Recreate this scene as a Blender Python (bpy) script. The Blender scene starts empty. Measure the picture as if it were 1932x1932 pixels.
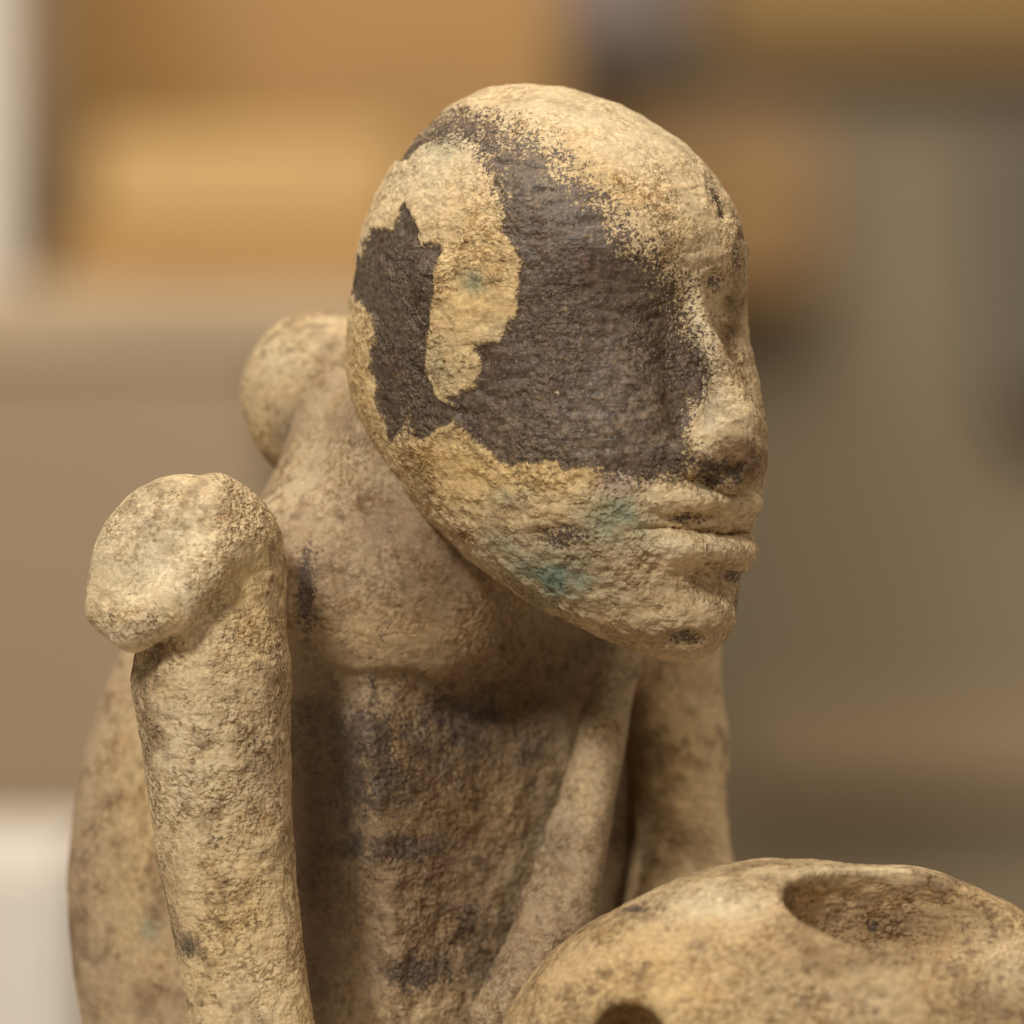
import bpy, math, random
import numpy as np
from mathutils import Vector
random.seed(3); np.random.seed(3)
CM = 0.01                     # everything is modelled in centimetres and stored in metres
scene = bpy.context.scene

def srgb(r, g, b):
    f = lambda c: (c/255/12.92) if c/255 <= .04045 else ((c/255+.055)/1.055)**2.4
    return (f(r), f(g), f(b))

# ------------------------------------------------------------------ camera
CAM_D = 80.0                  # cm from the lens to the plane through the near cheek
Y0 = -1.5
cam_data = bpy.data.cameras.new('camera')
cam = bpy.data.objects.new('camera', cam_data); scene.collection.objects.link(cam)
cam.location = (0, (Y0-CAM_D)*CM, 0); cam.rotation_euler = (math.radians(90), 0, 0)
cam_data.sensor_width = 36; cam_data.lens = 36*CAM_D/10.24
cam_data.clip_start = .05; cam_data.clip_end = 50
cam_data.dof.use_dof = True
cam_data.dof.focus_distance = (CAM_D+.1)*CM
cam_data.dof.aperture_fstop = cam_data.lens/16.0
scene.camera = cam

# ------------------------------------------------------------------ light (museum room: lamps only)
world = bpy.data.worlds.new('World'); scene.world = world; world.use_nodes = True
bg = world.node_tree.nodes['Background']; bg.inputs[0].default_value = (1.0, .88, .73, 1); bg.inputs[1].default_value = .27
def area(name, loc, target, size, power, col):
    l = bpy.data.lights.new(name, 'AREA'); l.shape = 'DISK'; l.size = size*CM; l.energy = power; l.color = col
    o = bpy.data.objects.new(name, l); scene.collection.objects.link(o)
    o.location = [c*CM for c in loc]
    o.rotation_euler = (Vector(target)-Vector(loc)).to_track_quat('-Z', 'Y').to_euler(); return o
area('ceiling_spot', (-52, -100, 92), (0, 0, 0), 26, 17, (1, .965, .91))
area('room_fill_lamp', (70, -90, 70), (0, 0, 0), 50, 2.8, (1, .88, .72))
area('background_fill', (-10, 25, 115), (0, 200, 10), 110, 27, (1, .91, .77))  # unseen lamp, added to brighten the room behind the figure
scene.view_settings.view_transform = 'Standard'; scene.view_settings.look = 'None'
scene.view_settings.exposure = 0; scene.view_settings.gamma = 1

# ------------------------------------------------------------------ numeric helpers
K = 10.24/1932.0
_perm = np.random.RandomState(7).permutation(4096).astype(np.int64)
_rnd = np.random.RandomState(8).rand(4096).astype(np.float32)*2-1
def vnoise(p, seed=0):
    p = np.asarray(p, np.float32)
    i = np.floor(p).astype(np.int64); f = p-i; u = f*f*f*(f*(f*6-15)+10)
    def h(dx, dy, dz):
        a = _perm[(i[:, 0]+dx+seed*17) & 4095]; b = _perm[(a+i[:, 1]+dy) & 4095]
        return _rnd[_perm[(b+i[:, 2]+dz) & 4095]]
    x0 = h(0,0,0)*(1-u[:,0])+h(1,0,0)*u[:,0]; x1 = h(0,1,0)*(1-u[:,0])+h(1,1,0)*u[:,0]
    x2 = h(0,0,1)*(1-u[:,0])+h(1,0,1)*u[:,0]; x3 = h(0,1,1)*(1-u[:,0])+h(1,1,1)*u[:,0]
    return (x0*(1-u[:,1])+x1*u[:,1])*(1-u[:,2])+(x2*(1-u[:,1])+x3*u[:,1])*u[:,2]
_ROT = np.float32([[.36, .48, -.8], [-.8, .6, 0], [.48, .64, .6]])
def fbm(p, freq, octv=4, seed=0, gain=.5):
    s = 0; a = 1; n = 0; p = np.asarray(p, np.float32)@_ROT
    for k in range(octv):
        s = s+a*vnoise(p*freq*(2.03**k)+k*9.7, seed+k); n += a; a *= gain; p = p@_ROT.T if k % 2 else p@_ROT
    return s/n
def sstep(a, b, x):
    t = np.clip((x-a)/(b-a), 0, 1); return t*t*(3-2*t)
def smin(a, b, k):
    h = np.clip(.5+.5*(b-a)/k, 0, 1); return b+(a-b)*h-k*h*(1-h)
def smax(a, b, k): return -smin(-a, -b, k)
def ell(p, c, r, ax=None):
    q = p-np.float32(c)
    if ax is not None: q = q@np.float32(ax).T
    r = np.float32(r); k0 = np.linalg.norm(q/r, axis=1); k1 = np.linalg.norm(q/(r*r), axis=1)
    return k0*(k0-1)/np.maximum(k1, 1e-6)
def cone(p, a, b, ra, rb):
    a = np.float32(a); b = np.float32(b); d = b-a
    t = np.clip(((p-a)@d)/float(d@d), 0, 1)
    return np.linalg.norm(p-a-t[:, None]*d, axis=1)-(ra+(rb-ra)*t)
def chain(p, pts, k=.25):
    d = None
    for (a, ra), (b, rb) in zip(pts[:-1], pts[1:]):
        e = cone(p, a, b, ra, rb); d = e if d is None else smin(d, e, k)
    return d
def rotm(ax, deg):
    from mathutils import Matrix
    return np.array(Matrix.Rotation(math.radians(deg), 3, ax))
def gs(x, c, w): return np.exp(-((x-c)/w)**2)

def surface(fn, lo, hi, h, refine=1):
    """mesh the zero level of fn: surface nets on a grid evaluated only near the surface"""
    lo = np.float32(lo); B = 8
    nb = np.ceil((np.float32(hi)-lo)/(h*B)).astype(int); n = nb*B
    ci = np.stack(np.meshgrid(*[np.arange(k) for k in nb], indexing='ij'), -1).reshape(-1, 3)
    cv = fn((lo+(ci+.5)*B*h).astype(np.float32))
    arr = np.full(tuple(n), 1, np.float32)
    blk = arr.reshape(nb[0], B, nb[1], B, nb[2], B)
    blk[:] = cv.reshape(tuple(nb))[:, None, :, None, :, None]
    act = ci[np.abs(cv) < B*h*1.9]
    loc = np.stack(np.meshgrid(*[np.arange(B)]*3, indexing='ij'), -1).reshape(-1, 3)
    for s in range(0, len(act), 1200):
        idx = (act[s:s+1200, None, :]*B+loc[None]).reshape(-1, 3)
        arr[idx[:, 0], idx[:, 1], idx[:, 2]] = fn((lo+(idx+.5)*h).astype(np.float32))
    S = arr < 0
    c = [S[dx:n[0]-1+dx, dy:n[1]-1+dy, dz:n[2]-1+dz] for dx in (0,1) for dy in (0,1) for dz in (0,1)]
    anyv = c[0].copy(); allv = c[0].copy()
    for q in c[1:]: anyv |= q; allv &= q
    cells = np.argwhere(anyv & ~allv)
    imap = np.full(anyv.shape, -1, np.int32); imap[cells[:,0], cells[:,1], cells[:,2]] = np.arange(len(cells))
    acc = np.zeros((len(cells), 3), np.float32); cnt = np.zeros(len(cells), np.float32)
    g = lambda o: arr[cells[:,0]+o[0], cells[:,1]+o[1], cells[:,2]+o[2]]
    cor = [(x,y,z) for x in (0,1) for y in (0,1) for z in (0,1)]
    for a in cor:
        for ax in range(3):
            if a[ax]: continue
            b = list(a); b[ax] = 1
            va, vb = g(a), g(b); m = (va < 0) != (vb < 0)
            t = np.where(m, va/np.where(m, va-vb, 1), 0)
            pt = np.float32(a)[None]+t[:, None]*(np.float32(b)-np.float32(a))[None]
            acc[m] += pt[m]; cnt += m
    V = lo+(cells+.5+acc/cnt[:, None])*h
    F = []
    for ax in range(3):
        o1, o2 = [(1,2),(2,0),(0,1)][ax]
        sl0 = [slice(1, n[k]-1) for k in range(3)]; sl1 = list(sl0)
        sl0[ax] = slice(0, n[ax]-1); sl1[ax] = slice(1, n[ax])
        a, b = S[tuple(sl0)], S[tuple(sl1)]
        e = np.argwhere(a != b); off = np.ones(3, int); off[ax] = 0; e = e+off
        u = np.zeros(3, int); u[o1] = 1; w = np.zeros(3, int); w[o2] = 1
        ids = [imap[tuple((e-d).T)] for d in (u+w, w, 0*u, u)]
        q = np.stack(ids, 1); inside = S[e[:,0], e[:,1], e[:,2]]
        q[~inside] = q[~inside][:, ::-1]; F.append(q)
    F = np.concatenate(F); F = F[(F >= 0).all(1)]
    V = V.astype(np.float32)
    for _ in range(refine):
        N, v = grad(fn, V, h*.6); V = V-np.clip(v, -h, h)[:, None]*N/np.maximum(np.linalg.norm(N, axis=1), .3)[:, None]
    N, _v = grad(fn, V, h*.8); N /= np.maximum(np.linalg.norm(N, axis=1), 1e-6)[:, None]
    return V, F, N
def grad(fn, V, e):
    v = fn(V); G = np.zeros_like(V)
    for k in range(3):
        d = np.zeros(3, np.float32); d[k] = e
        G[:, k] = (fn(V+d)-fn(V-d))/(2*e)
    return G, v

def polysd(x, z, poly):
    """signed distance to a polygon in the (x, z) plane, positive inside; poly in photo pixels of the 1932 view"""
    P = np.float32([((a-966)*K, (966-b)*K) for a, b in poly])
    q = np.stack([x, z], 1).astype(np.float32); d = np.full(len(q), 1e9, np.float32); ins = np.zeros(len(q), bool)
    for a, b in zip(P, np.roll(P, -1, 0)):
        e = b-a; w = q-a; t = np.clip((w@e)/max(float(e@e), 1e-9), 0, 1)
        d = np.minimum(d, ((w-t[:, None]*e)**2).sum(1))
        c = (a[1] > q[:, 1]) != (b[1] > q[:, 1])
        ins ^= c & (q[:, 0] < (b[0]-a[0])*(q[:, 1]-a[1])/(b[1]-a[1]+1e-12)+a[0])
    d = np.sqrt(d); return np.where(ins, d, -d)
def spot(V, vx, vy, rx, ry, rot=0):
    x = V[:, 0]-(vx-966)*K; z = V[:, 2]-(966-vy)*K; c, s = math.cos(math.radians(rot)), math.sin(math.radians(rot))
    return np.exp(-(((x*c+z*s)/(rx*K))**2+((-x*s+z*c)/(ry*K))**2))

# ------------------------------------------------------------------ scene helpers
def link(name, me, mat, parent=None):
    o = bpy.data.objects.new(name, me); scene.collection.objects.link(o)
    if mat: me.materials.append(mat)
    if parent: o.parent = parent
    return o
def mesh_obj(name, V, F, mat, parent=None, attrs=None, tint=None):
    me = bpy.data.meshes.new(name); V = np.asarray(V, np.float32)*CM
    me.vertices.add(len(V)); me.vertices.foreach_set('co', V.ravel())
    me.loops.add(F.size); me.loops.foreach_set('vertex_index', F.astype(np.int32).ravel())
    me.polygons.add(len(F)); me.polygons.foreach_set('loop_start', np.arange(0, F.size, 4, dtype=np.int32))
    me.polygons.foreach_set('use_smooth', np.ones(len(F), bool)); me.update(calc_edges=True); me.validate()
    for k, a in (attrs or {}).items():
        at = me.attributes.new(k, 'FLOAT', 'POINT'); at.data.foreach_set('value', np.asarray(a, np.float32))
    if tint is not None:
        at = me.attributes.new('tint', 'FLOAT_COLOR', 'POINT')
        at.data.foreach_set('color', np.concatenate([tint, np.ones((len(V), 1))], 1).astype(np.float32).ravel())
    return link(name, me, mat, parent)

# ------------------------------------------------------------------ carved-stone material
def stone_material(name, bump=1.0, dark_rgb=(68, 54, 49), bumpscale=1.0):
    m = bpy.data.materials.new(name); m.use_nodes = True; nt = m.node_tree; N = nt.nodes; L = nt.links
    bs = N['Principled BSDF']; bs.inputs['Roughness'].default_value = .72
    bs.inputs['Specular IOR Level'].default_value = .35
    tc = N.new('ShaderNodeTexCoord')
    mp = N.new('ShaderNodeMapping'); mp.inputs['Scale'].default_value = (100, 100, 100); L.new(tc.outputs['Object'], mp.inputs[0])
    def noise(sc, det=5, rough=.6, dist=0):
        n = N.new('ShaderNodeTexNoise'); n.inputs['Scale'].default_value = sc; n.inputs['Detail'].default_value = det
        n.inputs['Roughness'].default_value = rough; n.inputs['Distortion'].default_value = dist
        L.new(mp.outputs[0], n.inputs['Vector']); return n.outputs['Fac']
    def math_(op, a, b=None, c=None, clamp=False):
        n = N.new('ShaderNodeMath'); n.operation = op; n.use_clamp = clamp
        for i, v in enumerate((a, b, c)):
            if v is None: continue
            if isinstance(v, (int, float)): n.inputs[i].default_value = v
            else: L.new(v, n.inputs[i])
        return n.outputs[0]
    def ramp(v, lo, hi, a=0., b=1.):
        n = N.new('ShaderNodeMapRange'); n.interpolation_type = 'SMOOTHSTEP'
        L.new(v, n.inputs['Value'])
        for k, x in (('From Min', lo), ('From Max', hi), ('To Min', a), ('To Max', b)): n.inputs[k].default_value = x
        return n.outputs['Result']
    def mix(fac, a, b, mode='MIX'):
        n = N.new('ShaderNodeMix'); n.data_type = 'RGBA'; n.blend_type = mode
        if isinstance(fac, (int, float)): n.inputs[0].default_value = fac
        else: L.new(fac, n.inputs[0])
        for i, v in ((6, a), (7, b)):
            if isinstance(v, tuple): n.inputs[i].default_value = (*v, 1)
            else: L.new(v, n.inputs[i])
        return n.outputs[2]
    def attr(nm):
        n = N.new('ShaderNodeAttribute'); n.attribute_name = nm; return n
    tint = attr('tint').outputs['Color']; dark = attr('dark').outputs['Fac']; soft = attr('soft').outputs['Fac']; rgh = attr('rough').outputs['Fac']
    nbig = noise(1.3, 4, .55); nmid = noise(5.5, 5, .62, .3); nfine = noise(22, 2, .6); nmic = noise(38, 1, .6)
    # mineral crust: ochre, pale and pinkish blotches over the tint
    col = mix(ramp(nbig, .42, .68, 0, .30), tint, mix(1.0, tint, (1.13, 1.10, 1.03), 'MULTIPLY'))
    col = mix(ramp(noise(3.1, 5, .6, .4), .52, .70, 0, .5), col, mix(1.0, col, (.92, .82, .66), 'MULTIPLY'))
    col = mix(ramp(noise(4.3, 3, .6), .50, .66, 0, .35), col, mix(1.0, col, (.98, .86, .80), 'MULTIPLY'))
    def voro(sc, lo, hi):
        v = N.new('ShaderNodeTexVoronoi'); v.inputs['Scale'].default_value = sc
        w = N.new('ShaderNodeMix'); w.data_type = 'VECTOR'; w.inputs[0].default_value = .06
        nn = N.new('ShaderNodeTexNoise'); nn.inputs['Scale'].default_value = sc*1.7; L.new(mp.outputs[0], nn.inputs['Vector'])
        L.new(mp.outputs[0], w.inputs[4]); L.new(nn.outputs['Color'], w.inputs[5]); L.new(w.outputs[1], v.inputs['Vector'])
        sep = N.new('ShaderNodeSeparateColor'); L.new(v.outputs['Color'], sep.inputs[0])
        rad = math_('MULTIPLY', sep.outputs[0], hi)
        return ramp(math_('SUBTRACT', v.outputs['Distance'], rad), lo, lo+.16, 1, 0)
    clus = ramp(noise(2.4, 5, .65), .50, .66)
    pits = math_('MULTIPLY', math_('MAXIMUM', voro(9.5, -.22, .55), voro(17, -.2, .5)), math_('ADD', .02, math_('MULTIPLY', clus, .98)))
    pits = math_('MULTIPLY', pits, ramp(rgh, .15, 1.0))
    ngr = noise(17, 3, .70, .3); gmask = ramp(noise(1.5, 5, .65), .40, .62, .10, 1.25)
    col = mix(math_('MULTIPLY', ramp(ngr, .38, .54, .70, 0), gmask), col, mix(1.0, col, (.66, .54, .40), 'MULTIPLY'))
    col = mix(ramp(ngr, .50, .62, 0, .8), col, mix(1.0, col, (1.30, 1.30, 1.28), 'MULTIPLY'))
    col = mix(math_('MULTIPLY', pits, .55), col, mix(1.0, col, (.42, .33, .23), 'MULTIPLY'))
    col = mix(math_('MULTIPLY', ramp(nmic, .55, .72, 0, .35), 1.0), col, mix(1.0, col, (1.25, 1.23, 1.17), 'MULTIPLY'))
    col = mix(math_('MULTIPLY', ramp(noise(7, 7, .75), .46, .37, 0, .75), gmask), col, mix(1.0, col, (.60, .52, .42), 'MULTIPLY'))
    # dark patina: attribute = signed distance (cm) to the patch outline; ragged edge, speckled where soft is high
    a1 = math_('MULTIPLY', math_('SUBTRACT', nmid, .5), math_('ADD', .16, math_('MULTIPLY', soft, .8)))
    a2 = math_('MULTIPLY', math_('SUBTRACT', noise(26, 3, .7), .5), math_('ADD', .12, math_('MULTIPLY', soft, 1.9)))
    a3 = math_('MULTIPLY', math_('SUBTRACT', nmic, .5), math_('ADD', .05, math_('MULTIPLY', soft, 1.0)))
    sd = math_('ADD', math_('ADD', dark, a1), math_('ADD', a2, a3))
    dm = ramp(sd, -.012, .022)
    dcol = mix(ramp(nbig, .4, .65), srgb(*dark_rgb), tuple(c*.92 for c in srgb(76, 65, 56)))
    dcol = mix(ramp(noise(2.3, 4, .6, .2), .52, .72, 0, .6), dcol, srgb(78, 54, 42))
    wear = attr('wear').outputs['Fac']
    dcol = mix(math_('MULTIPLY', ramp(noise(6.5, 6, .72), .40, .62), math_('ADD', .18, math_('MULTIPLY', wear, 1.2)), clamp=True), dcol, srgb(104, 90, 75))
    dcol = mix(ramp(ngr, .42, .60, 0, .8), dcol, mix(1.0, dcol, (1.7, 1.58, 1.42), 'MULTIPLY'))
    dcol = mix(ramp(ngr, .50, .40, 0, .7), dcol, mix(1.0, dcol, (.62, .56, .5), 'MULTIPLY'))
    dcol = mix(ramp(noise(3.2, 5, .65), .50, .64, 0, .45), dcol, srgb(92, 78, 66))
    dcol = mix(ramp(nmic, .66, .74, 0, .7), dcol, srgb(168, 148, 118))
    dcol = mix(ramp(noise(9, 5, .75), .60, .70, 0, .7), dcol, srgb(150, 122, 84))
    col = mix(math_('MULTIPLY', dm, .96), col, dcol)
    L.new(col, bs.inputs['Base Color'])
    L.new(math_('SUBTRACT', .8, math_('MULTIPLY', dm, .32)), bs.inputs['Roughness'])
    # relief: grain, small pits, edge of the crust
    mp2 = N.new('ShaderNodeMapping'); mp2.inputs['Scale'].default_value = (55, 90, 190); mp2.inputs['Rotation'].default_value = (0, math.radians(-14), 0)
    L.new(tc.outputs['Object'], mp2.inputs[0])
    st = N.new('ShaderNodeTexNoise'); st.inputs['Scale'].default_value = 6.5; st.inputs['Detail'].default_value = 1.5; st.inputs['Distortion'].default_value = .5; L.new(mp2.outputs[0], st.inputs['Vector'])
    n1 = noise(12.5, 2.5, .62, .4); n2 = noise(25, 1, .6, .3); n3 = noise(4.5, 3, .6)
    h = math_('MULTIPLY', math_('SUBTRACT', n1, .5), math_('MULTIPLY', gmask, .075))
    h = math_('ADD', h, math_('MULTIPLY', math_('SUBTRACT', n2, .5), math_('MULTIPLY', gmask, .036)))
    h = math_('ADD', h, math_('MULTIPLY', math_('SUBTRACT', n3, .5), .08))
    h = math_('ADD', h, math_('MULTIPLY', math_('SUBTRACT', st.outputs['Fac'], .5), .032))
    h = math_('SUBTRACT', h, math_('MULTIPLY', pits, .03))
    h = math_('MULTIPLY', h, math_('ADD', .03, math_('MULTIPLY', rgh, 1.0)))
    h = math_('SUBTRACT', h, math_('MULTIPLY', dm, .02))
    bp = N.new('ShaderNodeBump'); bp.inputs['Strength'].default_value = bump; bp.inputs['Distance'].default_value = CM*bumpscale
    L.new(h, bp.inputs['Height']); L.new(bp.outputs[0], bs.inputs['Normal'])
    return m
STONE = stone_material('weathered_stone')

TAN = np.float32(srgb(193, 170, 132)); PALE = np.float32(srgb(200, 184, 152)); OCHRE = np.float32(srgb(198, 168, 115))
PINK = np.float32(srgb(164, 142, 112)); BROWN = np.float32(srgb(108, 84, 58)); SHADE = np.float32(srgb(74, 54, 34)); TEAL = np.float32(srgb(100, 126, 114)); GREY = np.float32(srgb(108, 98, 84))  # the darkest brown paints shade into the torso recesses
def blend(t, col, w): w = np.clip(w, 0, 1)[:, None]; return t*(1-w)+np.float32(col)*w

# ------------------------------------------------------------------ the statuette
def empty(name, loc, label, cat, group=None):
    o = bpy.data.objects.new(name, None); scene.collection.objects.link(o); o.location = [c*CM for c in loc]
    o.empty_display_size = .01; o['label'] = label; o['category'] = cat
    if group: o['group'] = group
    return o
GROUND = -9.4
fig = empty('stone_statuette', (0, 0, 0), 'weathered tan stone statuette of a seated bald figure with dark patina on its cheek', 'statuette')

# ---- head: lofted from side-to-side sections, in the head's own frame
TH = math.radians(47); FX, FY = math.sin(TH), -math.cos(TH); SX, SY = -math.cos(TH), -math.sin(TH)
HC = (.39, -.1)
_XR = np.array([(4.33,.25),(4.28,.62),(4.1,1.13),(3.9,1.48),(3.69,1.76),(3.37,2.02),(2.95,2.29),(2.63,2.39),(2.1,2.36),(1.5,2.40),(1.0,2.47),(.5,2.54),(0,2.45),(-.24,2.38),(-.5,2.34),(-1.1,2.22),(-1.3,2.10),(-1.42,1.95),(-1.47,1.78)])
_XL = np.array([(4.33,-.02),(4.28,-.30),(4.1,-.66),(3.85,-.93),(3.58,-1.16),(3.0,-1.46),(2.36,-1.62),(2.0,-1.64),(1.5,-1.66),(1.1,-1.60),(.72,-1.41),(.03,-.93),(-.5,-.35),(-.87,.18),(-1.19,.82),(-1.38,1.32),(-1.47,1.66)])
_B = np.array([(4.33,.12),(4.28,.42),(4.1,.80),(3.9,1.05),(3.58,1.32),(3.0,1.60),(2.4,1.74),(1.8,1.76),(1.2,1.72),(.6,1.64),(0,1.48),(-.5,1.22),(-.9,.94),(-1.2,.62),(-1.38,.34),(-1.47,.08)])
def interp(T, z):
    T = T[::-1]; return np.interp(z, T[:, 0], T[:, 1])
_zg = np.linspace(-1.47, 4.33, 400)
def _smooth(a, n=20):
    p = np.pad(a, n, mode='edge'); k = np.hanning(2*n+1); k /= k.sum(); return np.convolve(p, k, 'valid')
_xr, _xl, _b = (interp(T, _zg) for T in (_XR, _XL, _B))
PEXP = 2.25
_hh = (_xr-_xl)/2; _fc = ((_xr+_xl)/2-HC[0])/FX
_q = PEXP/(PEXP-1)
_a = (np.maximum(_hh**_q-(_b*math.cos(TH))**_q, (.25*_hh)**_q))**(1/_q)/FX
_sm = np.clip(np.minimum(_zg+1.47, 4.33-_zg)/.5, 0, 1)
_fc2, _a2, _b2 = (_smooth(v) for v in (_fc, _a, _b))
_fc = _fc*(1-_sm)+_fc2*_sm; _a = _a*(1-_sm)+_a2*_sm; _b = _b*(1-_sm)+_b2*_sm
print('HEAD front F at z', [(round(z,1), round(float(np.interp(z,_zg,_fc+_a)),2), round(float(np.interp(z,_zg,_fc-_a)),2)) for z in (4,3,2.4,2,1.5,1,.5,0,-.5,-1,-1.3)])
def head_local(p):
    x = p[:, 0]-HC[0]; y = p[:, 1]-HC[1]
    return x*FX+y*FY, x*SX+y*SY, p[:, 2]
def head_pt(F, S, U): return (HC[0]+F*FX+S*SX, HC[1]+F*FY+S*SY, U)
def front(z): return float(np.interp(z, _zg, _fc+_a))
def head_sdf(p):
    F, S, U = head_local(p)
    Uc = np.clip(U, -1.46, 4.32)
    fc = np.interp(Uc, _zg, _fc); a = np.interp(Uc, _zg, _a); b = np.interp(Uc, _zg, _b)
    q = F-fc; r = ((np.abs(q)/a)**PEXP+(np.abs(S)/b)**PEXP)**(1/PEXP)
    d = (r-1)*np.minimum(a, b)
    out = np.abs(U-Uc); d = np.where(out > 0, np.maximum(d, 0)+out, d)
    d = np.maximum(d, -1.0)
    d = d*.92
    fr = sstep(.2, 1.2, q/np.maximum(a, .3)*1.3)              # 1 on the face
    # eye hollows, temples, cheeks
    d = d+fr*(.035*gs(S, .74, .50)*gs(U, 1.95, .45)+.07*gs(S, -.62, .30)*gs(U, 2.0, .36))
    d = d-fr*(.02*gs(S, .80, .55)+.02*gs(S, -.5, .4))*gs(U, 2.62, .30)
    for s in (1, -1): d = d-.04*fr*gs(S, s*.95, .50)*gs(U, 1.0, .5)
    d = d+.09*fr*gs(S, 0, .34)*gs(U, 1.95, .36)
    d = d+.09*fr*gs(S, .42, .20)*gs(U, 1.35, .55)+.08*fr*gs(S, -.42, .2)*gs(U, 1.35, .5)
    d = d-.05*fr*gs(S, 0, .9)*gs(U, 3.3, .5)
    # mouth
    wv = .03*fbm(p, 1.6, 2, 77)
    w = fr*sstep(.98, .40, np.abs(S-.02)); Um = U-.03*S+wv; wl = fr*gs(S, -.12, .42)
    d = d-w*(.14*gs(Um, .10, .11)+.185*gs(Um, -.37, .15)-.115*gs(Um, -.20, .045))-wl*.05*gs(Um, -.06, .08)
    d = d+fr*gs(S, -.1, .48)*.065*gs(U, -.69, .16)
    d = d-fr*gs(S, -.60, .17)*(.055*gs(U, 1.93, .12)-.04*gs(U, 2.12, .06))
    d = d-fr*.07*gs(S, 0, .5)*gs(U, -1.0, .22)
    # nose
    ridge = chain(p, [(head_pt(front(2.3)-.12, 0, 2.35), .13), (head_pt(front(1.9)-.05, 0, 1.9), .11), (head_pt(front(1.4)+.16, 0, 1.4), .12), (head_pt(front(.85)+.19, 0, .90), .25)], .08)
    d = smin(d, ridge, .07)
    d = d+.07*fr*gs(S, .40, .22)*gs(U, .85, .32)
    tip = ell(p, head_pt(front(.65)+.14, .03, .57), (.33, .34, .35)); d = smin(d, tip, .09)
    for s, r in ((.36, .26), (-.26, .20)): d = smin(d, ell(p, head_pt(front(.6)+.03, s, .56), (r, r, .21)), .09)
    # ear stub and the ledge behind the temple
    k = ell(p, head_pt(-.02, 1.70, 2.32), (.20, .16, .20)); d = smin(d, k, .22)
    return d
hV, hF, hN = surface(head_sdf, (-2.3, -3.3, -1.9), (3.2, 2.5, 4.7), .024)

DARK_MAIN = [(985,258),(905,262),(912,300),(925,340),(942,385),(946,440),(978,478),(985,560),(976,604),(940,640),(893,657),(908,695),(902,733),(845,748),(868,800),(915,850),(958,884),(1052,868),(1062,888),(1110,880),(1150,893),(1200,915),(1270,905),(1310,892),(1345,912),(1385,905),(1400,880),(1365,880),(1330,872),(1296,852),(1290,800),(1330,752),(1345,705),(1312,640),(1285,580),(1262,520),(1222,478),(1165,425),(1118,370),(1085,335),(1035,295)]
DARK_TOP = [(742,292),(765,262),(792,235),(830,205),(862,198),(905,215),(952,238),(995,262),(910,285),(862,256),(800,266),(770,290)]
DARK_LEFT = [(765,383),(790,430),(798,462),(832,465),(822,520),(816,570),(806,620),(800,700),(815,742),(880,775),(842,800),(800,832),(770,822),(740,832),(715,772),(700,700),(708,640),(700,592),(672,562),(655,540),(655,500),(680,460),(705,428),(738,430),(750,402)]
LIGHT_L = [(630,590),(665,578),(700,598),(708,650),(700,700),(712,770),(740,830),(700,840),(640,780)]
def near_side(V): F, S, U = head_local(V); return sstep(-.5, -.15, S)
def ragged(V, amp=.035): return V[:, 0]+amp*fbm(V, 5, 4, 3), V[:, 2]+amp*fbm(V, 5, 4, 9)
def head_attrs(V, N):
    x, z = ragged(V, .045)
    dm = np.maximum.reduce([polysd(x, z, P) for P in (DARK_MAIN, DARK_TOP, DARK_LEFT)])
    dm = np.where(near_side(V) > .5, dm, -.6-.3*fbm(V, 1, 3, 5))
    dm = dm-.55*spot(V, 1040, 742, 34, 13)-.13*spot(V, 765, 790, 20, 40)-.16*spot(V, 745, 620, 10, 90)
    # speckled borders: forehead side of the big patch, the nose, and its lower middle
    soft = np.clip(spot(V, 1250, 470, 200, 130, -45)+.28*spot(V, 1310, 690, 45, 200)+.8*spot(V, 1040, 742, 36, 16)+.4*spot(V, 770, 785, 24, 45)+spot(V, 1030, 290, 120, 90)+.25*spot(V, 1400, 850, 50, 60)+spot(V, 920, 235, 120, 40)*.7+spot(V, 1240, 880, 80, 45)*.5, 0, 1)
    sp = sum(.26*spot(V, *s)-.17*0 for s in ((1352,372,14,42,20),(1407,437,10,14),(1290,1200,36,16),(1350,530,16,22),(1300,975,60,12),(1385,1085,22,12),(1395,1150,14,45),(1060,1010,50,26),(1392,480,10,30)))
    dm = np.maximum(dm, 1.7*sp-.32)
    soft = np.clip(soft+.9*sstep(.04, .15, sp), 0, 1)
    return dm, soft
dm, soft = head_attrs(hV, hN)
tint = np.tile(TAN, (len(hV), 1))
tint = blend(tint, PALE, .55*spot(hV, 1150, 230, 260, 110)+.5*spot(hV, 800, 320, 110, 70)+1.0*spot(hV, 1325, 640, 26, 95, 20))
tint = blend(tint, OCHRE, .5*spot(hV, 1120, 330, 130, 50, -30)+.9*spot(hV, 900, 560, 110, 170)+.8*spot(hV, 850, 880, 120, 80)+.6*spot(hV, 1050, 900, 200, 60)+.7*spot(hV, 680, 700, 60, 130))
tint = blend(tint, PALE, 1.0*spot(hV, 1340, 800, 36, 60)+.5*spot(hV, 960, 640, 50, 30)+.7*spot(hV, 1250, 1030, 120, 20)+.4*spot(hV, 1300, 930, 110, 20))
tint = blend(tint, BROWN, .5*spot(hV, 1090, 1040, 110, 60)+.4*spot(hV, 1230, 1110, 170, 40)+.9*spot(hV, 1376, 625, 24, 105, -10)+.5*spot(hV, 1250, 1200, 150, 35)+.3*spot(hV, 790, 900, 40, 80)+1.3*spot(hV, 1390, 865, 55, 50))  # brown stains, plus shade painted on the far nose side and under its tip
tint = blend(tint, BROWN, .38*sstep(.05, .45, fbm(hV, 2.1, 6, 53, .7)))
gn = sstep(-.5, .3, fbm(hV, 5, 3, 41))
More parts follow.
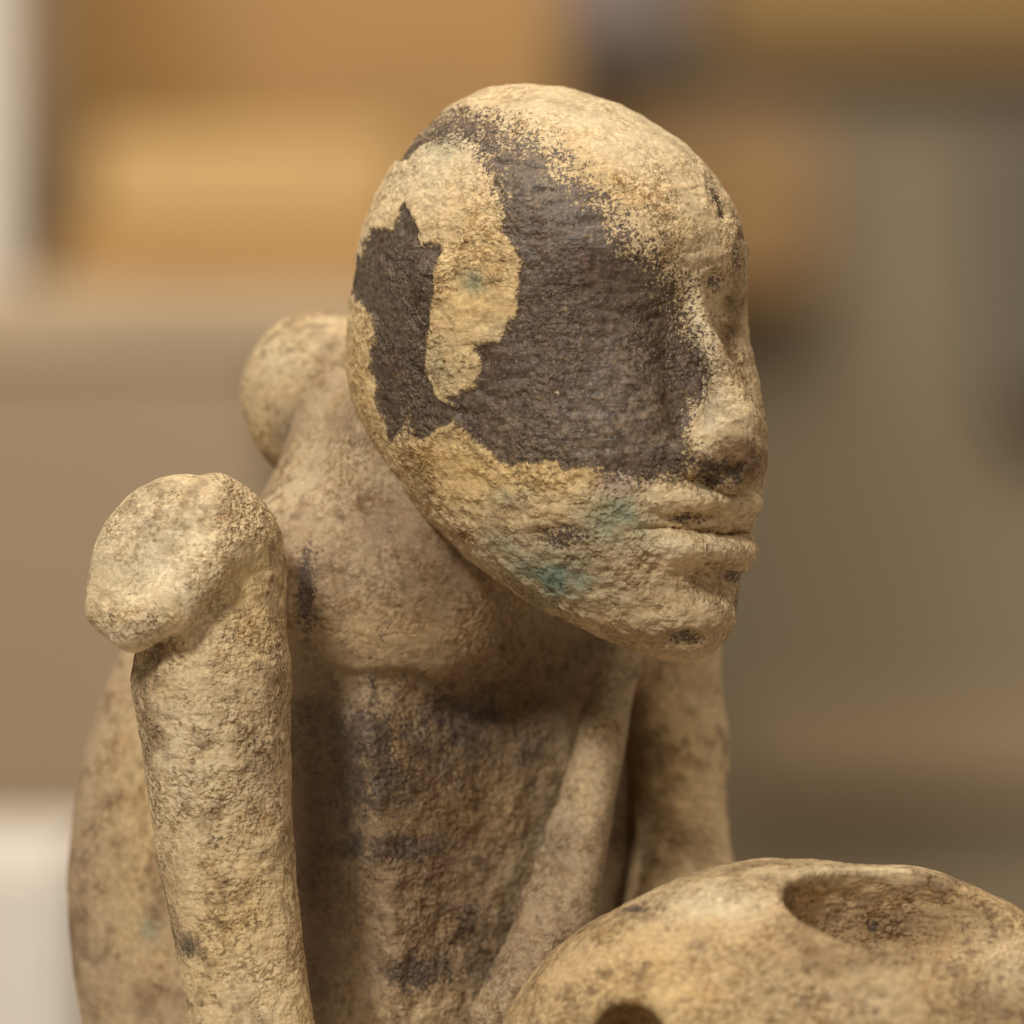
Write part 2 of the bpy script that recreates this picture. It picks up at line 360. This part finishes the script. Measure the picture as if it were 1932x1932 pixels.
tint = blend(tint, TEAL, (.8*spot(hV, 1162, 975, 58, 48)+.9*spot(hV, 1050, 1085, 85, 46, -20)+.55*spot(hV, 975, 935, 34, 20)+.5*spot(hV, 935, 1020, 36, 26)+.6*spot(hV, 895, 532, 26, 24)+.4*spot(hV, 845, 270, 50, 30)+.35*spot(hV, 830, 690, 30, 50))*(.35+.65*gn))
tint = blend(tint, np.float32(srgb(150, 132, 134)), .6*spot(hV, 1165, 910, 40, 26))
wear = np.clip(.9*spot(hV, 1050, 820, 190, 60)+.8*spot(hV, 1010, 320, 60, 60, -40)+.6*spot(hV, 1230, 760, 90, 120)+.4*spot(hV, 980, 400, 40, 40)+.4*spot(hV, 1180, 640, 200, 60), 0, 1)
rough = np.clip(.55+.5*spot(hV, 1050, 1020, 330, 160)+.3*spot(hV, 880, 560, 120, 240)-.35*spot(hV, 1080, 220, 320, 100), .15, 1.4)
crust = sstep(.03, -.03, dm)*(1-soft)
disp = .042*crust+.012*fbm(hV, 3.5, 4, 11)*1.6+rough*.020*fbm(hV*np.float32([.6, 1, 1.9]), 5.5, 4, 21)
disp = disp-rough*.05*np.maximum(0, -fbm(hV, 9, 2, 31)-.2)+.022*rough*(.35+crust)*fbm(hV, 11, 3, 35)
disp = disp-(1-crust)*.06*np.maximum(0, fbm(hV*np.float32([.45, .6, 2.0])+.3*fbm(hV, 2, 2, 44)[:, None], 5, 3, 37)-.12)
pock = np.minimum(0, -spot(hV, 895, 540, 26, 24)*.06); disp = disp+pock
hV2 = hV+hN*disp[:, None]
head = mesh_obj('head', hV2, hF, STONE, fig, {'dark': dm, 'soft': soft, 'rough': rough, 'wear': wear}, tint)

# ---- generic carved part
def carve(name, fn, lo, hi, h, base, spots=(), darks=(), rough=.6, amp=1.0, roughspots=(), softv=.5, bias=-.9, parent=fig, mat=None, extra=None, lowf=.02, stain=.55):
    V, F, N = surface(fn, lo, hi, h)
    t = np.tile(np.float32(base), (len(V), 1))
    for c, w, s in spots: t = blend(t, c, w*spot(V, *s))
    t = blend(t, BROWN, stain*sstep(.02, .42, fbm(V, 1.9, 6, 53, .7)))
    t = blend(t, np.float32(srgb(98, 77, 54)), .58*(1-.85*spot(V, 290, 1050, 150, 150))*sstep(.20, .44, fbm(V, 6.5, 4, 57, .6)+.35*fbm(V, 1.1, 3, 59)))
    d = np.full(len(V), bias, np.float32)
    for s in darks: d = np.maximum(d, .46*spot(V, *s)-.28+.30*fbm(V, 3.2, 5, 61, .65))
    r = np.full(len(V), rough, np.float32)
    for w, s in roughspots: r = r+w*spot(V, *s)
    r = np.clip(r, .1, 2.5)
    disp = lowf*fbm(V, 2.2, 3, 13)+r*.017*fbm(V, 7, 4, 23)-r*.03*np.maximum(0, -fbm(V, 9, 2, 33)-.25)
    if extra is not None: disp = disp+extra(V)
    o = mesh_obj(name, V+N*(disp*amp)[:, None], F, mat or STONE, parent, {'dark': d, 'soft': np.full(len(V), softv), 'rough': r, 'wear': np.full(len(V), .3)}, t)
    return o

# ---- torso, neck, back, far flank
def torso_sdf(p):
    neck = chain(p, [((.1, .5, 1.6), 1.25), ((-.65, .85, .4), 1.2), ((-1.15, 1.15, -.7), 1.35)], .5)
    nape = chain(p, [((-1.45, 1.9, .95), .82), ((-1.7, 1.5, -.1), .80), ((-2.5, .6, -.75), .62)], .4)
    yoke = chain(p, [((-2.6, .2, -.80), .72), ((-1.1, 1.0, -.9), 1.06), ((1.3, 2.9, -1.4), .60)], .5)
    d = smin(smin(neck, nape, .5), yoke, .6)
    # chest: a rounded block turned like the head, narrowing to the waist
    t = np.clip((-1.5-p[:, 2])/4, -.3, 1.6)
    u = (p[:, 0]+1.12)*.77+(p[:, 1]-1.30)*.64-.12*t; v = -(p[:, 0]+1.12)*.64+(p[:, 1]-1.30)*.77+.10*t
    qx = np.abs(u)-(1.50-.42*t); qy = np.abs(v+.12)-1.0; qz = np.abs(p[:, 2]+5.6)-4.0
    chest = smax(smax(qx, qy, .16), qz, .9)
    d = smin(d, chest, .14+.5*sstep(-2.2, -1.2, p[:, 2]))
    back = ell(p, (-1.85, 2.5, -4.0), (2.82, 1.65, 4.2)); d = smin(d, back, .3)
    flank = chain(p, [((1.24, 1.50, -1.1), .17), ((.45, .25, -4.1), .40), ((.05, -.1, -5.2), .52)], .15)
    d = smin(d, flank, .08)
    web = chain(p, [((.9, 3.3, -1.6), .5), ((1.05, 3.2, -5.5), .75)], .3); d = smin(d, web, .3)
    lap = ell(p, (-.4, .6, -8.8), (4.0, 3.6, 2.1)); d = smin(d, lap, .8)
    d = smax(d, GROUND-p[:, 2], .1)
    return d
def chest_relief(V):
    zz = V[:, 2]+.10*(V[:, 0]+1)+.16*fbm(V, 1.3, 3, 5)
    w = sstep(-1.66, -1.74, zz)*sstep(1.0, .5, V[:, 0])*sstep(1.6, .6, V[:, 1])*sstep(-2.0, -1.8, V[:, 0])
    return w*(.055*fbm(V+.2*np.stack([fbm(V, 1.5, 3, 91)]*3, 1), 4.5, 4, 71, .6)-.045)
torso = carve('torso', torso_sdf, (-5, -3.5, -9.8), (4.2, 5, 2.6), .05, PINK,
    spots=[(OCHRE, .45, (250, 1600, 80, 300)), (BROWN, .85, (1000, 1340, 190, 150)), (BROWN, .35, (700, 980, 60, 60)), (BROWN, .5, (520, 1010, 50, 30, 40)), (OCHRE, .5, (900, 1540, 90, 60, 30)), (PALE, .4, (1000, 1650, 50, 20, 40)), (BROWN, .65, (830, 1100, 60, 140, -50)), (SHADE, .97, (585, 1650, 55, 430)), (SHADE, .95, (1200, 1560, 50, 170)), (BROWN, .75, (820, 1550, 200, 280)), (PALE, .3, (560, 900, 120, 60, 30)), (OCHRE, .3, (740, 1200, 150, 60)), (TAN, .9, (800, 1920, 120, 50)), (TAN, .6, (1090, 1500, 80, 150, -20)), (GREY, .5, (1060, 1600, 40, 70)), (TEAL, .5, (260, 1780, 22, 30)), (OCHRE, .3, (720, 1420, 50, 60))],  # shade painted in beside the near arm, at the far-arm gap, below the chin
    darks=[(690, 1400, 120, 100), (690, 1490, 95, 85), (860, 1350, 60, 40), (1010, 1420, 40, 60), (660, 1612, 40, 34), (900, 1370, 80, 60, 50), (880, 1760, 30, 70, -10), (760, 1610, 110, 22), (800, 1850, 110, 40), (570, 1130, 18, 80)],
    rough=.24, roughspots=[(.9, (820, 1620, 230, 300)), (.4, (590, 1150, 40, 120))], extra=chest_relief)

# ---- near arm with its overhanging shoulder cap
def arm_sdf(p):
    col = chain(p, [((-3.0, -1.05, -.75), .72), ((-3.02, -1.2, -1.7), .79), ((-2.88, -1.3, -3.4), .68), ((-2.60, -1.45, -5.1), .60), ((-2.1, -1.9, -7.0), .60)], .08)
    col = smax(col, -(p[:, 2]+9.3), .1)
    R = rotm('Y', 0)
    ax = np.array([[.86, .2, .46], [-.1, .97, -.2], [-.47, .12, .87]])
    ax = np.array([[.88, 0, .47], [0, 1, 0], [-.47, 0, .88]])
    top = ell(p, (-2.98, -.95, -.35), (.62, .72, .58)); col = smin(col, top, .3)
    hand = chain(p, [((-2.1, -1.9, -7.0), .60), ((.3, -2.6, -7.6), .55)], .3); col = smin(col, hand, .3)
    return col
def cap_sdf(p):
    ax = np.array([[.80, 0, -.60], [0, 1, 0], [.60, 0, .80]])
    q = p-np.float32((-3.50, -1.30, -.50))
    d = ell(p, (-3.44, -1.38, -.46), (.72, .62, .90), ax)
    lip = chain(p, [((-4.02, -1.60, -1.00), .17), ((-3.78, -1.92, -1.15), .19), ((-3.38, -2.06, -.96), .18), ((-3.02, -1.98, -.58), .17)], .2)
    return smin(d, lip, .42)
def arm_all(p): return smin(arm_sdf(p), cap_sdf(p), .06+.55*sstep(-3.35, -2.9, p[:, 0])*sstep(-.8, -.2, p[:, 2]))
arm = carve('arm', arm_all, (-4.6, -3.4, -8.6), (1.2, .4, .9), .03, TAN,
    spots=[(PALE, .95, (310, 1040, 130, 120)), (PALE, .6, (230, 1200, 60, 25)), (OCHRE, .6, (480, 1130, 70, 100)), (OCHRE, .5, (440, 1800, 120, 200)), (PALE, .45, (360, 1420, 70, 130)), (PINK, .4, (500, 1400, 50, 200)), (BROWN, .3, (490, 1430, 50, 60)), (BROWN, .25, (320, 1700, 30, 120)), (GREY, .9, (355, 1780, 22, 24)), (PALE, .5, (480, 1880, 60, 80))],
    darks=[(358, 1782, 16, 20)], rough=.95, lowf=.008, roughspots=[(-.75, (290, 1040, 140, 130)), (.6, (470, 1430, 80, 90))])

# ---- far arm, knob behind the neck
def far_sdf(p): return chain(p, [((1.46, 3.1, -.9), .74), ((1.72, 3.0, -2.4), .50), ((1.80, 2.6, -4.0), .52), ((1.2, .6, -6.4), .70), ((2.0, -1.0, -7.6), .6)], .3)
carve('arm', far_sdf, (0, -2, -8.5), (3, 4.5, .2), .05, TAN, spots=[(BROWN, .8, (1215, 1420, 35, 200)), (OCHRE, .4, (1300, 1500, 60, 200)), (PINK, .5, (1330, 1300, 50, 60))], darks=[(1215, 1290, 14, 18)], rough=.6)  # the brown strip paints contact shade along the gap to the torso
def bun_sdf(p):
    d = ell(p, (-2.05, 2.6, 1.15), (.72, .8, .86)); return smin(d, chain(p, [((-2.0, 2.5, 1.3), .6), ((-.9, 1.6, 1.1), .95)], .3), .6)
carve('hump', bun_sdf, (-3.2, .6, -.2), (.2, 3.8, 2.6), .05, TAN, spots=[(PALE, .5, (520, 640, 80, 50)), (PINK, .8, (600, 720, 80, 80)), (GREY, .9, (560, 790, 80, 30, 30)), (BROWN, .5, (640, 720, 30, 80)), (OCHRE, .5, (470, 840, 30, 60))], rough=.4)

# ---- hollowed vessel in the lap
def vessel_sdf(p):
    q = (p-np.float32((2.95, -2.1, -6.0)))/np.float32((3.15, 2.5, 2.50))
    q[:, 0] = q[:, 0]*1.0; r = ((np.abs(q)**2.25).sum(1))**(1/2.25); d = (r-1)*2.3
    d = np.maximum(d-.02, -1.2)
    cut = ell(p, (3.82, -3.22, -3.98), (1.36, .80, .80), rotm('Y', 9))
    d = smax(d, -cut, .06)
    hole = ell(p, (1.15, -4.0, -5.38), (.48, .9, .62)); d = smax(d, -hole, .10)
    d = smax(d, GROUND-p[:, 2], .1)
    return d
carve('vessel', vessel_sdf, (-.8, -5, -9), (6.8, .8, -3.1), .036, np.float32(srgb(176, 150, 110)), lowf=.035, extra=lambda V: .07*fbm(V, .7, 2, 19),
    spots=[(PALE, .8, (1330, 1690, 120, 35)), (PALE, .5, (1600, 1640, 200, 22)), (PINK, .6, (1500, 1850, 260, 60)), (OCHRE, .5, (1250, 1850, 150, 90)), (BROWN, .7, (1680, 1735, 170, 45)), (BROWN, .55, (1560, 1790, 110, 18)), (BROWN, .6, (1850, 1860, 80, 50)), (BROWN, .5, (1170, 1900, 80, 40)), (GREY, .5, (1310, 1765, 18, 14)), (PALE, .4, (1880, 1800, 50, 60))],
    darks=[(1200, 1700, 50, 6), (1640, 1740, 20, 14)], rough=.7, roughspots=[(.6, (1680, 1735, 150, 50))])

# ------------------------------------------------------------------ room behind, all far out of focus
def simple_mat(name, rgb, rgb2=None, scale=8, rough=.6, stretch=(1, 1, 1)):
    m = bpy.data.materials.new(name); m.use_nodes = True; nt = m.node_tree; bs = nt.nodes['Principled BSDF']
    bs.inputs['Roughness'].default_value = rough
    tc = nt.nodes.new('ShaderNodeTexCoord'); mp = nt.nodes.new('ShaderNodeMapping'); mp.inputs['Scale'].default_value = stretch
    n = nt.nodes.new('ShaderNodeTexNoise'); n.inputs['Scale'].default_value = scale; n.inputs['Detail'].default_value = 4
    r = nt.nodes.new('ShaderNodeValToRGB'); r.color_ramp.elements[0].position = .35; r.color_ramp.elements[1].position = .68
    r.color_ramp.elements[0].color = (*srgb(*rgb), 1); r.color_ramp.elements[1].color = (*srgb(*(rgb2 or rgb)), 1)
    nt.links.new(tc.outputs['Object'], mp.inputs[0]); nt.links.new(mp.outputs[0], n.inputs['Vector'])
    nt.links.new(n.outputs['Fac'], r.inputs['Fac']); nt.links.new(r.outputs[0], bs.inputs['Base Color']); return m
import bmesh
def box(name, x0, x1, y0, y1, z0, z1, mat, parent=None, bev=.3):
    bm = bmesh.new(); bmesh.ops.create_cube(bm, size=1)
    for v in bm.verts: v.co = Vector(((v.co.x+.5)*(x1-x0)*CM, (v.co.y+.5)*(y1-y0)*CM, (v.co.z+.5)*(z1-z0)*CM))
    bmesh.ops.bevel(bm, geom=bm.edges[:], offset=bev*CM, segments=2, affect='EDGES')
    me = bpy.data.meshes.new(name); bm.to_mesh(me); bm.free()
    o = link(name, me, mat, parent); o.location = (x0*CM, y0*CM, z0*CM); return o
def at(v, y): return (v-966)*K*(CAM_D+y-Y0)/CAM_D
def atz(v, y): return (966-v)*K*(CAM_D+y-Y0)/CAM_D
def tag(o, label=None, cat=None, group=None, kind=None):
    for k, v in (('label', label), ('category', cat), ('group', group), ('kind', kind)):
        if v: o[k] = v
    return o
M_WALL = simple_mat('taupe_wall', (150, 134, 108), (140, 124, 100), 3)
M_OR = simple_mat('amber_wood', (162, 122, 60), (144, 108, 54), 6, .5, (1, 1, 6))
M_YEL = simple_mat('lit_sandstone', (182, 150, 98), (168, 136, 84), 7)
M_PALE = simple_mat('pale_plaster', (208, 200, 190), (200, 191, 180), 5)
M_TAUPE = simple_mat('taupe_stone', (176, 154, 124), (150, 130, 104), 6)
M_LIL = simple_mat('lilac_grey_stone', (150, 134, 130), (136, 122, 116), 6)
FLOOR = -95
tag(box('back_wall', -260, 260, 230, 240, FLOOR, 260, M_WALL, bev=.1), kind='structure')
tag(box('floor', -300, 300, -160, 250, FLOOR-4, FLOOR-.4, M_TAUPE, bev=.1), kind='structure')
tag(box('museum_plinth', -13, 16, -9, 13, FLOOR, GROUND+.05, M_PALE), 'pale plinth that carries the stone statuette', 'plinth')
def panel(name, v0, v1, w0, w1, y, t, mat, label, cat, group=None, foot=False):
    z0 = FLOOR if foot else atz(w1, y)
    return tag(box(name, at(v0, y), at(v1, y), y, y+t, z0, atz(w0, y), mat), label, cat, group)
panel('pillar', -600, 10, -700, 480, 120, 22, M_PALE, 'pale plaster pillar blurred at the upper left of the statuette', 'pillar', foot=True)
M_DRAB = simple_mat('drab_wood', (140, 120, 94), (128, 110, 85), 5)
counter = empty('counter', (at(100, 110), 145, FLOOR), 'taupe stone counter blurred behind the lump at the neck', 'counter')
CT = atz(535, 110)
def child(name, x0, x1, y0, y1, z0, z1, mat, parent):
    o = box(name, x0, x1, y0, y1, z0, z1, mat, parent); o.matrix_parent_inverse.identity()
    o.location = Vector(o.location)-parent.location; return o
child('countertop', at(-700, 110), at(900, 110), 110, 212, atz(690, 110), CT, M_TAUPE, counter)
child('base', at(-700, 110)+2, at(900, 110)-4, 116, 210, FLOOR, atz(690, 110), M_DRAB, counter)
cab = empty('cabinet', (at(560, 150), 170, CT), 'amber wooden cabinet blurred behind the bald stone head', 'cabinet')
child('body', at(60, 150), at(1060, 150), 150, 205, CT, atz(-600, 150), M_OR, cab)
ST = atz(445, 125)
child('shelf', at(110, 122), at(930, 122), 121, 150, CT, ST, M_OR, cab)
tag(box('stone_block', at(170, 125), at(760, 125), 125, 148, ST, atz(245, 125), M_YEL), 'lit yellow sandstone block on the amber shelf left of the stone head', 'stone block')
panel('low_plinth', -500, 148, 1615, 2600, 55, 16, M_PALE, 'cream white plinth blurred at the lower left beside the arm', 'plinth', foot=True)
panel('storage_case', -300, 520, 700, 1580, 92, 14, M_DRAB, 'drab brown case blurred between the counter and the cream plinth', 'case', foot=True)
panel('wood_panel', 1150, 1540, 220, 545, 223, 7.3, simple_mat('honey_wood', (176, 138, 88), (164, 128, 80), 5), 'amber wood panel on the wall blurred just right of the brow', 'wood panel')
panel('wooden_beam', 1330, 2900, -900, 110, 226, 4.3, simple_mat('umber_wood', (156, 122, 66), (142, 110, 60), 5), 'umber wooden beam on the wall blurred along the top right corner', 'beam')
panel('stone_slab', 1050, 1280, -160, 90, 223, 7.3, M_LIL, 'lilac grey stone slab on the wall blurred above the head', 'stone slab')
panel('grey_panel', 1880, 2300, 230, 760, 224, 6.3, simple_mat('grey_paint', (112, 104, 90), (104, 96, 84), 6), 'dark grey wall panel blurred at the right edge', 'wall panel')
panel('stone_ledge', 1380, 3200, 1330, 1500, 227, 3.3, simple_mat('dun_stone', (170, 148, 118), (160, 138, 110), 5), 'dun stone ledge blurred on the wall at the right above the vessel', 'ledge')
